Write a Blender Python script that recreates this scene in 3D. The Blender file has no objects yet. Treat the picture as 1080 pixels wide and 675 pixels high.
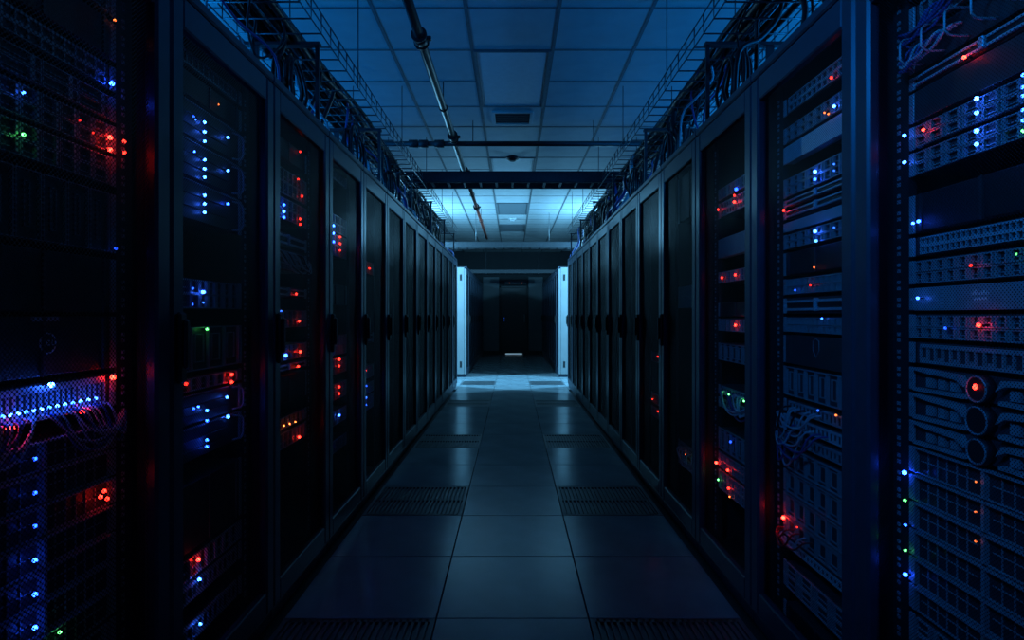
import bpy, bmesh, math, random
from mathutils import Vector
random.seed(7)
SC = bpy.context.scene
COL = SC.collection
PI = math.pi

# ------------------------------------------------------------------ camera
F, H, VX, VY = 625.6, 1.2115, 540.5, 332.5          # focal length in px, eye height, vanishing point
cam_d = bpy.data.cameras.new('camera'); cam = bpy.data.objects.new('camera', cam_d); COL.objects.link(cam)
cam.location = (0, 0, H); cam.rotation_euler = (PI / 2, 0, 0)
cam_d.sensor_width = 36; cam_d.lens = 36 * F / 1080
cam_d.shift_x = -0.5 / 1080; cam_d.shift_y = -5 / 1080; cam_d.clip_start = 0.05
SC.camera = cam
# ------------------------------------------------------------------ light
world = bpy.data.worlds.new('world'); SC.world = world; world.use_nodes = True
world.node_tree.nodes['Background'].inputs[0].default_value = (0.02, 0.15, 1, 1)
world.node_tree.nodes['Background'].inputs[1].default_value = 0.004
def lamp(name, kind, loc, col, watt, size=0.2, rot=(0, 0, 0), size_y=None):
    d = bpy.data.lights.new(name, kind); d.color = col; d.energy = watt
    if kind == 'AREA':
        d.size = size
        if size_y: d.shape = 'RECTANGLE'; d.size_y = size_y
    else: d.shadow_soft_size = size
    o = bpy.data.objects.new(name, d); COL.objects.link(o); o.location = loc; o.rotation_euler = rot
    return o
CYAN, BLUE = (0.18, 0.60, 1.0), (0.002, 0.27, 1.0)
for sx in (-1, 1):                                   # lamps in the cross aisle, behind the row ends
    lamp('cross_aisle_lamp', 'POINT', (sx * 1.95, 10.9, 2.68), CYAN, 40, 0.12)
    d = Vector((sx * 0.2, 11.0, 0.4)) - Vector((sx * 2.5, 10.85, 2.55))
    lamp('cross_aisle_downlight', 'AREA', (sx * 2.5, 10.85, 2.55), CYAN, 290, 0.2, d.to_track_quat('-Z', 'Y').to_euler())
    for yy, w in ((2.6, 88), (5.4, 40)):             # dim blue lamps in the neighbouring aisles
        lamp('next_aisle_lamp', 'POINT', (sx * 2.75, yy, 2.3), BLUE, w, 0.2)
d = Vector((1.02, 1.5, 1.55)) - Vector((-0.75, 0.2, 2.6))
sp = lamp('near_fill_spot', 'SPOT', (-0.75, 0.2, 2.6), (0.005, 0.25, 1.0), 105, 0.15, d.to_track_quat('-Z', 'Y').to_euler())  # unseen spot added to brighten the equipment in the right-hand cabinets
sp.data.spot_size = math.radians(56); sp.data.spot_blend = 0.9
# ------------------------------------------------------------------ exposure
SC.view_settings.view_transform = 'Standard'; SC.view_settings.look = 'None'
SC.view_settings.exposure = 0.0; SC.view_settings.gamma = 1.0; SC.view_settings.use_curve_mapping = False
try: SC.cycles.max_bounces = 8; SC.cycles.transparent_max_bounces = 24; SC.cycles.sample_clamp_indirect = 4
except Exception: pass

# ------------------------------------------------------------------ materials
def nm(name):
    m = bpy.data.materials.new(name); m.use_nodes = True
    return m, m.node_tree.nodes, m.node_tree.links, m.node_tree.nodes['Principled BSDF']
def mat(name, col, rough=0.5, metal=0.0, spec=0.5, var=0.12, nscale=30, bump=0.0, bscale=200, rvar=0.0):
    m, N, L, b = nm(name)
    b.inputs['Roughness'].default_value = rough; b.inputs['Metallic'].default_value = metal
    b.inputs['Specular IOR Level'].default_value = spec
    tc = N.new('ShaderNodeTexCoord'); no = N.new('ShaderNodeTexNoise'); no.inputs['Scale'].default_value = nscale
    no.inputs['Detail'].default_value = 4
    L.new(tc.outputs['Object'], no.inputs['Vector'])
    r = N.new('ShaderNodeValToRGB'); L.new(no.outputs['Fac'], r.inputs[0])
    r.color_ramp.elements[0].position = 0.3; r.color_ramp.elements[1].position = 0.7
    r.color_ramp.elements[0].color = [max(0, c * (1 - var)) for c in col] + [1]
    r.color_ramp.elements[1].color = [min(1, c * (1 + var)) for c in col] + [1]
    L.new(r.outputs[0], b.inputs['Base Color'])
    if rvar:
        mr = N.new('ShaderNodeMapRange'); mr.inputs['To Min'].default_value = rough - rvar; mr.inputs['To Max'].default_value = rough + rvar
        L.new(no.outputs['Fac'], mr.inputs[0]); L.new(mr.outputs[0], b.inputs['Roughness'])
    if bump:
        n2 = N.new('ShaderNodeTexNoise'); n2.inputs['Scale'].default_value = bscale
        L.new(tc.outputs['Object'], n2.inputs['Vector'])
        bp = N.new('ShaderNodeBump'); bp.inputs['Strength'].default_value = bump; bp.inputs['Distance'].default_value = 0.004
        L.new(n2.outputs['Fac'], bp.inputs['Height']); L.new(bp.outputs[0], b.inputs['Normal'])
    return m
def mat_mesh(name, pitch, hole, col):
    """perforated sheet: a rotated square grid of round holes"""
    m, N, L, b = nm(name)
    b.inputs['Base Color'].default_value = col + (1,); b.inputs['Roughness'].default_value = 0.5; b.inputs['Specular IOR Level'].default_value = 0.3
    tc = N.new('ShaderNodeTexCoord'); sp = N.new('ShaderNodeSeparateXYZ'); L.new(tc.outputs['Object'], sp.inputs[0])
    cb = N.new('ShaderNodeCombineXYZ'); L.new(sp.outputs['X'], cb.inputs[0]); L.new(sp.outputs['Z'], cb.inputs[1])
    mp = N.new('ShaderNodeMapping'); mp.inputs['Rotation'].default_value = (0, 0, PI / 4); L.new(cb.outputs[0], mp.inputs[0])
    vo = N.new('ShaderNodeTexVoronoi'); vo.voronoi_dimensions = '2D'; vo.inputs['Scale'].default_value = 1 / pitch
    vo.inputs['Randomness'].default_value = 0; L.new(mp.outputs[0], vo.inputs['Vector'])
    lt = N.new('ShaderNodeMath'); lt.operation = 'LESS_THAN'; lt.inputs[1].default_value = hole; L.new(vo.outputs['Distance'], lt.inputs[0])
    tr = N.new('ShaderNodeBsdfTransparent'); mx = N.new('ShaderNodeMixShader')
    L.new(lt.outputs[0], mx.inputs[0]); L.new(b.outputs[0], mx.inputs[1]); L.new(tr.outputs[0], mx.inputs[2])
    L.new(mx.outputs[0], N['Material Output'].inputs[0])
    return m
def mat_emit(name, col, s):
    m, N, L, b = nm(name)
    b.inputs['Base Color'].default_value = col + (1,)
    b.inputs['Emission Color'].default_value = col + (1,); b.inputs['Emission Strength'].default_value = s
    return m
M = dict(
    floor=mat('floor_tile_laminate', (0.21, 0.25, 0.27), 0.2, 0, 0.22, 0.14, 3.5, 0.06, 60, 0.06),
    floor_gap=mat('floor_gap', (0.02, 0.02, 0.022), 0.8),
    perf=mat('perforated_steel', (0.10, 0.11, 0.12), 0.45, 0.3, 0.4, 0.1),
    ceil=mat('ceiling_board', (0.66, 0.68, 0.68), 0.9, 0, 0.2, 0.06, 6, 0.25, 160),
    grid=mat('ceiling_grid_paint', (0.20, 0.22, 0.23), 0.7, 0, 0.2),
    wall=mat('wall_paint', (0.025, 0.03, 0.034), 0.8, 0, 0.3, 0.08, 4),
    wallpanel=mat('pale_wall_panel', (0.12, 0.14, 0.15), 0.7, 0, 0.3, 0.06, 4),
    door=mat('dark_door_paint', (0.02, 0.022, 0.025), 0.5),
    rack=mat('rack_black_paint', (0.022, 0.024, 0.027), 0.5, 0, 0.4, 0.15, 25),
    rackdoor=mat('door_grey_paint', (0.034, 0.050, 0.074), 0.34, 0.15, 0.5, 0.1, 18, 0.03, 300),
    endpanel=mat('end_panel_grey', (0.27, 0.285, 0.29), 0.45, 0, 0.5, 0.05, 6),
    widemesh=mat_mesh('door_open_perforation', 0.006, 0.495, (0.006, 0.008, 0.011)),
    mesh=mat_mesh('door_perforation', 0.008, 0.43, (0.006, 0.008, 0.011)),
    finemesh=mat('fine_grille', (0.03, 0.032, 0.036), 0.5, 0.4, 0.5, 0.5, 260, 0.6, 420),
    handle=mat('handle_black', (0.008, 0.008, 0.009), 0.45),
    chassis=mat('chassis_dark', (0.045, 0.05, 0.056), 0.45, 0.1, 0.5, 0.15),
    black=mat('black_plastic', (0.014, 0.015, 0.018), 0.5),
    steel=mat('grey_steel', (0.36, 0.39, 0.43), 0.42, 0.2, 0.5, 0.12, 60),
    silver=mat('pale_faceplate', (0.55, 0.60, 0.66), 0.45, 0.2, 0.5, 0.08, 40),
    mark=mat('printed_mark', (0.95, 0.96, 0.98), 0.6),
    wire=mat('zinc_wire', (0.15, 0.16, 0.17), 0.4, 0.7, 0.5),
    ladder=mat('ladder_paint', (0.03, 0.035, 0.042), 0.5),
    pipe=mat('pipe_dark_paint', (0.045, 0.042, 0.042), 0.45),
    pipered=mat('pipe_red_oxide', (0.24, 0.055, 0.035), 0.5),
    cable=mat('cable_black', (0.009, 0.0095, 0.011), 0.5),
    cableblue=mat('cable_blue', (0.04, 0.09, 0.32), 0.45),
    cablegrey=mat('cable_grey', (0.5, 0.54, 0.62), 0.45),
    cablered=mat('cable_red', (0.35, 0.03, 0.03), 0.45),
    lens=mat('light_lens', (0.80, 0.84, 0.86), 0.6, 0, 0.4, 0.04, 20),
    lensdark=mat('light_lens_shaded', (0.22, 0.25, 0.27), 0.5, 0, 0.4, 0.05, 20),  # shade of the recessed far lenses put into a darker colour
    white=mat('white_plastic', (0.6, 0.62, 0.63), 0.5),
    B=mat_emit('led_blue', (0.05, 0.16, 1.0), 1), W=mat_emit('led_white_blue', (0.30, 0.55, 1.0), 1),
)
LEDCOL = dict(B=(0.012, 0.07, 1.0), W=(0.026, 0.13, 1.0), R=(1.0, 0.018, 0.010), O=(1.0, 0.16, 0.03), G=(0.10, 0.9, 0.16))
_led = {}
def led_mat(c, s):
    if (c, s) not in _led: _led[(c, s)] = mat_emit('led_%s_%g' % (dict(B='blue', W='white', R='red', O='amber', G='green')[c], s), LEDCOL[c], s)
    return _led[(c, s)]

# ------------------------------------------------------------------ mesh helpers
class MB:
    def __init__(s): s.v = []; s.f = []; s.smooth = set()
    def box(s, x0, x1, y0, y1, z0, z1, c=0.0):
        n = len(s.v)
        if c <= 0:
            s.v += [(x, y, z) for x in (x0, x1) for y in (y0, y1) for z in (z0, z1)]
            s.f += [tuple(n + i for i in q) for q in ((0, 1, 3, 2), (4, 6, 7, 5), (0, 4, 5, 1), (2, 3, 7, 6), (0, 2, 6, 4), (1, 5, 7, 3))]
        else:   # chamfered box
            ids = {}
            for i, x in enumerate((x0, x1)):
                for j, y in enumerate((y0, y1)):
                    for k, z in enumerate((z0, z1)):
                        sx, sy, sz = (1 - 2 * i) * c, (1 - 2 * j) * c, (1 - 2 * k) * c
                        for a, p in enumerate(((x, y + sy, z + sz), (x + sx, y, z + sz), (x + sx, y + sy, z))):
                            ids[i, j, k, a] = len(s.v); s.v.append(p)
            g = ids
            for i in (0, 1):
                q = [g[i, 0, 0, 0], g[i, 1, 0, 0], g[i, 1, 1, 0], g[i, 0, 1, 0]]; s.f.append(tuple(q if i else q[::-1]))
                q = [g[0, i, 0, 1], g[1, i, 0, 1], g[1, i, 1, 1], g[0, i, 1, 1]]; s.f.append(tuple(q[::-1] if i else q))
                q = [g[0, 0, i, 2], g[1, 0, i, 2], g[1, 1, i, 2], g[0, 1, i, 2]]; s.f.append(tuple(q if i else q[::-1]))
            for i in (0, 1):
                for j in (0, 1):
                    s.f.append((g[i, j, 0, 0], g[i, j, 1, 0], g[i, j, 1, 1], g[i, j, 0, 1]))
                    s.f.append((g[i, 0, j, 0], g[i, 1, j, 0], g[i, 1, j, 2], g[i, 0, j, 2]))
                    s.f.append((g[0, i, j, 1], g[1, i, j, 1], g[1, i, j, 2], g[0, i, j, 2]))
                    for k in (0, 1): s.f.append((g[i, j, k, 0], g[i, j, k, 1], g[i, j, k, 2]))
        return s
    def ring(s, c, a, b, r, n):
        i0 = len(s.v)
        for i in range(n):
            t = 2 * PI * i / n; s.v.append(tuple(c + a * (r * math.cos(t)) + b * (r * math.sin(t))))
        return i0
    def tube(s, pts, r, n=6, cap=True, closed=False):
        pts = [Vector(p) for p in pts]; rs = r if isinstance(r, (list, tuple)) else [r] * len(pts)
        rings = []; up = None
        for i, p in enumerate(pts):
            if closed: t = pts[(i + 1) % len(pts)] - pts[i - 1]
            else: t = pts[min(i + 1, len(pts) - 1)] - pts[max(i - 1, 0)]
            t.normalize()
            if up is None: up = Vector((0, 0, 1)) if abs(t.z) < 0.9 else Vector((1, 0, 0))
            a = t.cross(up)
            if a.length < 1e-4: a = t.cross(Vector((0.3, 1, 0.2)))
            a.normalize(); b = a.cross(t); up = b
            rings.append(s.ring(p, a, b, rs[i], n))
        m = len(rings)
        for q in range(m if closed else m - 1):
            i0, i1 = rings[q], rings[(q + 1) % m]
            for i in range(n):
                j = (i + 1) % n; s.smooth.add(len(s.f)); s.f.append((i0 + i, i0 + j, i1 + j, i1 + i))
        if cap and not closed:
            s.f.append(tuple(rings[0] + i for i in range(n))[::-1]); s.f.append(tuple(rings[-1] + i for i in range(n)))
        return s
    def disc(s, c, axis, r, th, n=20):
        c = Vector(c); a = Vector(axis).normalized(); return s.tube([c, c + a * th], r, n)
    def prism(s, poly, y0, y1):     # polygon in x,z pushed along y
        n = len(s.v); k = len(poly)
        s.v += [(p[0], y0, p[1]) for p in poly] + [(p[0], y1, p[1]) for p in poly]
        s.f.append(tuple(range(n, n + k))); s.f.append(tuple(range(n + 2 * k - 1, n + k - 1, -1)))
        for i in range(k):
            j = (i + 1) % k; s.f.append((n + i, n + k + i, n + k + j, n + j))
        return s
    def mesh(s, name, m):
        me = bpy.data.meshes.new(name); me.from_pydata(s.v, [], s.f)
        bm = bmesh.new(); bm.from_mesh(me); bmesh.ops.recalc_face_normals(bm, faces=bm.faces); 
        bm.faces.ensure_lookup_table()
        for i in s.smooth: bm.faces[i].smooth = True
        bm.to_mesh(me); bm.free(); me.materials.append(m); return me
def link(name, me, parent=None, loc=(0, 0, 0), rotz=0.0):
    o = bpy.data.objects.new(name, me); COL.objects.link(o)
    if parent is not None: o.parent = parent
    o.location = loc; o.rotation_euler = (0, 0, rotz); return o
def obj(name, mb, m, parent=None, loc=(0, 0, 0)): return link(name, mb.mesh(name, m), parent, loc)
def thing(name, label, cat, loc=(0, 0, 0), rotz=0.0, group=None):
    o = link(name, None, None, loc, rotz); o['label'] = label; o['category'] = cat
    if group: o['group'] = group
    return o
def tag(o, label, cat, group=None):
    o['label'] = label; o['category'] = cat
    if group: o['group'] = group
    return o
def stuff(o): o['kind'] = 'stuff'; return o
def struct(o): o['kind'] = 'structure'; return o
def copy_tree(o, parent=None):
    c = o.copy(); COL.objects.link(c)
    if parent is not None: c.parent = parent
    for ch in list(o.children): copy_tree(ch, c)
    return c
_cache = {}
def cached(key, fn):
    if key not in _cache: _cache[key] = fn()
    return _cache[key]
def smooth_path(P, k=5):
    P = [Vector(p) for p in P]; out = []
    for i in range(len(P) - 1):
        a, b, c, d = P[max(i - 1, 0)], P[i], P[i + 1], P[min(i + 2, len(P) - 1)]
        for j in range(k):
            t = j / k
            out.append(0.5 * ((2 * b) + (c - a) * t + (2 * a - 5 * b + 4 * c - d) * t * t + (3 * b - a - 3 * c + d) * t ** 3))
    out.append(P[-1]); return out

# ------------------------------------------------------------------ the room
CEIL = H + 1.97; TP = 0.61; T0 = 2.372; XW = 4.3; YB, YF = -2.2, 18.5
floor = struct(obj('floor', MB().box(-XW, XW, YB, YF, -0.3, -0.03), M['floor_gap']))
tile_me = MB().box(-0.3025, 0.3025, 0.0025, 0.6075, -0.03, 0, 0.0015).mesh('floor_tile', M['floor'])
pf = MB(); e = 0.3025
pf.box(-e, e, 0.0025, 0.6075, -0.03, -0.012)
for a, b in ((-e, -e + 0.02), (e - 0.02, e)): pf.box(a, b, 0.0025, 0.6075, -0.012, 0)
for q in range(3): y = 0.0025 + q * 0.29; pf.box(-e + 0.02, e - 0.02, y, y + 0.025, -0.012, 0)
nb = 22
for q in range(nb):
    x = -e + 0.02 + (q + 0.5) * (2 * e - 0.04) / nb; pf.box(x - 0.0055, x + 0.0055, 0.0025, 0.6075, -0.012, 0)
perf_me = pf.mesh('perforated_tile', M['perf'])
PERF = {-1, 2, 5, 9, 13}
for k in range(-5, 26):
    cols = [-1, 0, 1] + ([-3, -2, 2, 3] if 12 <= k <= 15 else [])
    for c in cols:
        p = k in PERF and abs(c) == 1
        link('perforated_tile' if p else 'floor_tile', perf_me if p else tile_me, floor, (c * TP, T0 + k * TP, 0))

ceiling = struct(obj('ceiling', MB().box(-XW, XW, YB, YF, CEIL + 0.03, CEIL + 0.2), M['ceil']))
CP = 0.6; C0 = 4.41
troff = [0, 5, 10, 14]
troffset = {(0, r) for t in troff for r in (t, t + 1)}
ct_me = MB().box(-0.292, 0.292, 0.008, 0.592, CEIL + 0.003, CEIL + 0.03, 0.002).mesh('ceiling_tile', M['ceil'])
for r in range(-3, 24):
    for c in range(-4, 5):
        if (c, r) in troffset: continue
        if r > 17 and abs(c) > 2: continue
        link('ceiling_tile', ct_me, ceiling, (c * CP, C0 + r * CP, 0))
gl = MB().box(-0.012, 0.012, YB, YF, CEIL, CEIL + 0.03).mesh('grid_bar', M['grid'])
gt = MB().box(-4.2, 4.2, -0.012, 0.012, CEIL + 0.0005, CEIL + 0.03).mesh('grid_bar', M['grid'])
gh = [MB().box(x0, x1, -0.012, 0.012, CEIL + 0.0005, CEIL + 0.03).mesh('grid_bar', M['grid']) for x0, x1 in ((-4.2, -0.29), (0.29, 4.2))]
for c in range(-6, 7): link('grid_bar', gl, ceiling, ((c + 0.5 if c < 6 else 6.4) * CP, 0, 0))
for r in range(-3, 25):
    if r - 1 in troff:
        for q in (0, 1): link('grid_bar', gh[q], ceiling, (0, C0 + r * CP, 0))
    else: link('grid_bar', gt, ceiling, (0, C0 + r * CP, 0))
for nme, b in (('wall_left', (-XW - 0.1, -XW, YB, YF, -0.3, CEIL + 0.2)), ('wall_right', (XW, XW + 0.1, YB, YF, -0.3, CEIL + 0.2)),
               ('wall_back', (-XW, XW, YF, YF + 0.1, -0.3, CEIL + 0.2)), ('wall_front', (-XW, XW, YB - 0.1, YB, -0.3, CEIL + 0.2))):
    struct(obj(nme, MB().box(*b), M['wall']))
wb = bpy.data.objects['wall_back']
obj('wall_panel', MB().box(-0.92, -0.42, YF - 0.03, YF, 0.1, 2.40, 0.006), M['wallpanel'], wb)
obj('wall_panel', MB().box(0.50, 0.95, YF - 0.03, YF, 0.1, 2.40, 0.006), M['wallpanel'], wb)
obj('baseboard_strip', MB().box(-XW, XW, YF - 0.02, YF, 0, 0.09, 0.004), M['door'], wb)
door = struct(link('door_1', None, None, (0.04, YF, 0)))
obj('door_frame', MB().box(-0.45, -0.40, -0.06, 0, 0, 2.12, 0.004).box(0.40, 0.45, -0.06, 0, 0, 2.12, 0.004).box(-0.45, 0.45, -0.06, 0, 2.06, 2.12, 0.004), M['rack'], door)
lf = obj('door_leaf', MB().box(-0.395, 0.395, -0.045, -0.005, 0.03, 2.055, 0.004), M['door'], door)
obj('door_handle', MB().tube([(0.33, -0.05, 1.0), (0.33, -0.1, 1.02), (0.33, -0.1, 1.22), (0.33, -0.05, 1.24)], 0.011, 8), M['steel'], lf)
strip = obj('light_gap', MB().box(-0.26, 0.26, -0.052, -0.046, 0.0, 0.026), mat_emit('gap_light', (0.45, 0.75, 1.0), 0.45), door)
strip['label'] = 'white light showing in the gap under the door'
rd = thing('card_reader', 'small card reader with two pale lights beside the far door', 'card reader', (-0.28, YF - 0.075, 1.0))
obj('case', MB().box(-0.05, 0.05, 0, 0.028, 0, 0.18, 0.008), M['black'], rd)
for z in (0.05, 0.12): obj('indicator', MB().disc((0.02, 0.002, z), (0, -1, 0), 0.013, 0.006, 10), led_mat('W', 0.5), rd)
ex = thing('indicator_box', 'low dark box with two small lights above the far door', 'light box', (0.1, YF - 0.01, 2.16))
obj('case', MB().box(-0.35, 0.35, -0.06, 0, 0, 0.12, 0.01), M['black'], ex)
for x in (-0.19, 0.19): obj('indicator', MB().disc((x, -0.06, 0.05), (0, -1, 0), 0.014, 0.006, 10), led_mat('O', 0.35), ex)

# ceiling fittings
for i, t in enumerate(troff):
    y = C0 + t * CP
    o = thing('ceiling_light', ['unlit two-tile ceiling light nearest the camera, pale lens', 'unlit ceiling light partly hidden behind the crossing cable ladder',
              'unlit shade-toned ceiling light just past the crossing cable ladder', 'small dark ceiling light farthest down the aisle'][i], 'ceiling light', (0, y, CEIL), 0, 'unlit troffers along the aisle ceiling')
    f = MB().box(-0.29, -0.268, 0.01, 1.19, -0.006, 0.03, 0.002).box(0.268, 0.29, 0.01, 1.19, -0.006, 0.03, 0.002)
    f.box(-0.268, 0.268, 0.01, 0.03, -0.006, 0.03, 0.002).box(-0.268, 0.268, 1.17, 1.19, -0.006, 0.03, 0.002)
    obj('frame', f, M['grid'], o)
    obj('diffuser', MB().box(-0.268, 0.268, 0.03, 1.17, 0.0, 0.02), M['lens' if i < 2 else 'lensdark'], o)
v = thing('ceiling_vent', 'square louvred air vent in the ceiling beyond the nearest light', 'vent', (0, C0 + 2 * CP + 0.1, CEIL))
obj('frame', MB().box(-0.2, 0.2, 0.02, 0.05, -0.012, 0.006, 0.002).box(-0.2, 0.2, 0.37, 0.4, -0.012, 0.006, 0.002).box(-0.2, -0.17, 0.05, 0.37, -0.012, 0.006, 0.002).box(0.17, 0.2, 0.05, 0.37, -0.012, 0.006, 0.002), M['ceil'], v)
obj('backing', MB().box(-0.17, 0.17, 0.05, 0.37, 0.0, 0.005), M['black'], v)
for q in range(6): obj('slat', MB().box(-0.17, 0.17, 0.07 + q * 0.05, 0.084 + q * 0.05, -0.010, 0.0), M['ladder'], v)
for x, y, lab, m in ((0.0, 7.4, 'dark round smoke detector before the crossing cable ladder', 'ladder'), (0.0, 12.1, 'pale round smoke detector over the cross aisle', 'white')):
    s = thing('smoke_detector', lab, 'smoke detector', (x, y, CEIL))
    obj('base', MB().disc((0, 0, 0), (0, 0, -1), 0.075, 0.02, 20), M[m], s)
    obj('sensor_dome', MB().tube([(0, 0, -0.02), (0, 0, -0.035), (0, 0, -0.05)], [0.06, 0.052, 0.03], 20), M[m], s)
    obj('vent_ring', MB().tube([(0.056 * math.cos(t * PI / 8), 0.056 * math.sin(t * PI / 8), -0.03) for t in range(16)], 0.004, 4, closed=True), M['black'], s)

# pipes
PZ = H + 1.75; PX = -0.583
p = thing('sprinkler_pipe', 'long dark pipe under the ceiling running along the aisle', 'pipe', (PX, 0, PZ))
obj('pipe_run', MB().tube([(0, 0.8, 0), (0, 7.2, 0)], 0.03, 14), M['pipe'], p)
rr = obj('pipe_run', MB().tube([(0, 7.2, 0), (0, 13.5, 0)], 0.027, 14), M['pipered'], p); rr['label'] = 'reddish far half of the pipe'
for y in (3.75, 5.82, 7.2, 9.6):
    c = obj('pipe_coupling', MB().tube([(0, y - 0.05, 0), (0, y + 0.05, 0)], 0.043, 14).tube([(0, y - 0.06, 0), (0, y - 0.05, 0)], 0.05, 14).tube([(0, y + 0.05, 0), (0, y + 0.06, 0)], 0.05, 14), M['pipe'], p)
    obj('bolt', MB().box(0.04, 0.07, y - 0.015, y + 0.015, -0.012, 0.012, 0.003), M['pipe'], c)
for y in (2.6, 5.0, 8.6, 11.0): obj('hanger_rod', MB().tube([(0, y, 0.03), (0, y, CEIL - PZ)], 0.005, 6).tube([(0.034 * math.cos(t * PI / 6), y, 0.034 * math.sin(t * PI / 6)) for t in range(12)], 0.005, 5, closed=True), M['pipe'], p)
p = thing('branch_pipe', 'dark pipe crossing the aisle just before the cable ladder', 'pipe', (0, 6.0, H + 1.735))
obj('pipe_run', MB().tube([(-1.7, 0, 0), (1.7, 0, 0)], 0.026, 12), M['pipe'], p)
for x in (-1.0, -0.9, -0.74): obj('pipe_coupling', MB().tube([(x - 0.045, 0, 0), (x + 0.045, 0, 0)], 0.04, 12), M['pipe'], p)
for x in (-0.4, 0.82): obj('hanger_rod', MB().tube([(x, 0, 0.02), (x, 0, CEIL - H - 1.735)], 0.005, 6), M['pipe'], p)

# crossing cable ladders
def ladder(y, z, w, half, hgt, label, m):
    o = thing('cable_ladder', label, 'cable ladder', (0, y, z))
    for q in (0, w): obj('side_rail', MB().box(-half, half, q - 0.006, q + 0.006, 0, hgt, 0.002).box(-half, half, q - 0.006, q + 0.02, hgt - 0.006, hgt).box(-half, half, q - 0.006, q + 0.02, 0, 0.006), M[m], o)
    n = int(2 * half / 0.166); rm = MB().box(-0.012, 0.012, 0.006, w - 0.006, 0.005, 0.028, 0.003).mesh('rung', M['wire'])
    for i in range(n): link('rung', rm, o, (-half + (i + 0.5) * 2 * half / n, 0, 0))
    if y > 7:
        for x in (-0.7, 0.7): obj('hanger_rod', MB().tube([(x, w / 2, 0.02), (x, w / 2, CEIL - z)], 0.005, 6).box(x - 0.02, x + 0.02, 0.0, w, -0.01, 0.004), M[m], o)
    return o
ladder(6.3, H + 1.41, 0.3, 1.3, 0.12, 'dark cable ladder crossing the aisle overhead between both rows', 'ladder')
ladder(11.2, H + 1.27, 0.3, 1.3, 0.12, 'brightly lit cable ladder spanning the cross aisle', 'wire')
ladder(15.6, H + 1.10, 0.3, 1.3, 0.10, 'dark cable ladder above the far door', 'ladder')

# ------------------------------------------------------------------ server racks
RX = 0.94; RP = 0.706; RB = 1.635; EQ = 0.08; RW = 0.702; RH = 2.165
def make_rack(holes, mm='mesh'):
    t = link('server_rack', None)
    w = RW / 2
    b = MB().box(-w, -w + 0.02, 0.042, 1.07, 0.05, RH, 0.003).box(w - 0.02, w, 0.042, 1.07, 0.05, RH, 0.003)
    b.box(-w + 0.02, w - 0.02, 0.042, 1.07, RH - 0.03, RH, 0.003).box(-w + 0.02, w - 0.02, 0.042, 1.07, 0.05, 0.08).box(-w + 0.02, w - 0.02, 1.05, 1.07, 0.08, RH - 0.03)
    obj('cabinet_body', b, M['rack'], t)
    obj('plinth', MB().box(-w, w, 0.012, 1.07, 0, 0.05, 0.004), M['rackdoor'], t)
    obj('roof_trim', MB().box(-w, w, 0.0, 0.042, RH - 0.035, RH, 0.006), M['rackdoor'], t)
    d = MB(); s = 0.064; z0, z1 = 0.056, RH - 0.039
    d.box(-w, -w + s, 0, 0.036, z0, z1, 0.008).box(w - s, w, 0, 0.036, z0, z1, 0.008)
    d.box(-w + s, w - s, 0.002, 0.034, z1 - 0.09, z1, 0.005).box(-w + s, w - s, 0.002, 0.034, z0, z0 + 0.09, 0.005)
    dr = obj('door', d, M['rackdoor'], t)
    pm = MB(); pm.v = [(-w + s, 0.022, z0 + 0.09), (w - s, 0.022, z0 + 0.09), (w - s, 0.022, z1 - 0.09), (-w + s, 0.022, z1 - 0.09)]; pm.f = [(0, 1, 2, 3)]
    obj('mesh_panel', pm, M[mm], dr)
    h = MB().box(-w + 0.014, -w + 0.05, -0.016, 0.0, 1.02, 1.22, 0.006).box(-w + 0.02, -w + 0.044, -0.03, -0.016, 1.06, 1.2, 0.006)
    obj('handle', h, M['handle'], dr)
    for x0 in (-0.307, 0.245):
        r = obj('mounting_rail', MB().box(x0, x0 + 0.062, EQ, EQ + 0.02, 0.1, 2.08), M['rack'], t)
        if holes:
            hm = MB()
            for q in range(42):
                z = 0.14 + q * 0.0455
                for dz in (0, 0.016): hm.box(x0 + 0.02, x0 + 0.03, EQ - 0.003, EQ, z + dz, z + dz + 0.009)
            stuff(obj('rail_nuts', hm, M['steel'], r)).name = 'cage_nut_strip'
    return t
ORD = ['nearest', 'second', 'third', 'fourth', 'fifth', 'sixth', 'seventh', 'eighth', 'ninth', 'tenth', 'eleventh', 'twelfth', 'thirteenth']
proto_h = make_rack(True); proto = make_rack(False); proto_w = make_rack(True, 'widemesh'); used = set()
RACK = {}
def place(src, x, side, yc):
    o = src if src not in used else copy_tree(src); used.add(src)
    o.location = (side * x, yc, 0); o.rotation_euler = (0, 0, -side * PI / 2); o['category'] = 'server cabinet'; return o
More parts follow.
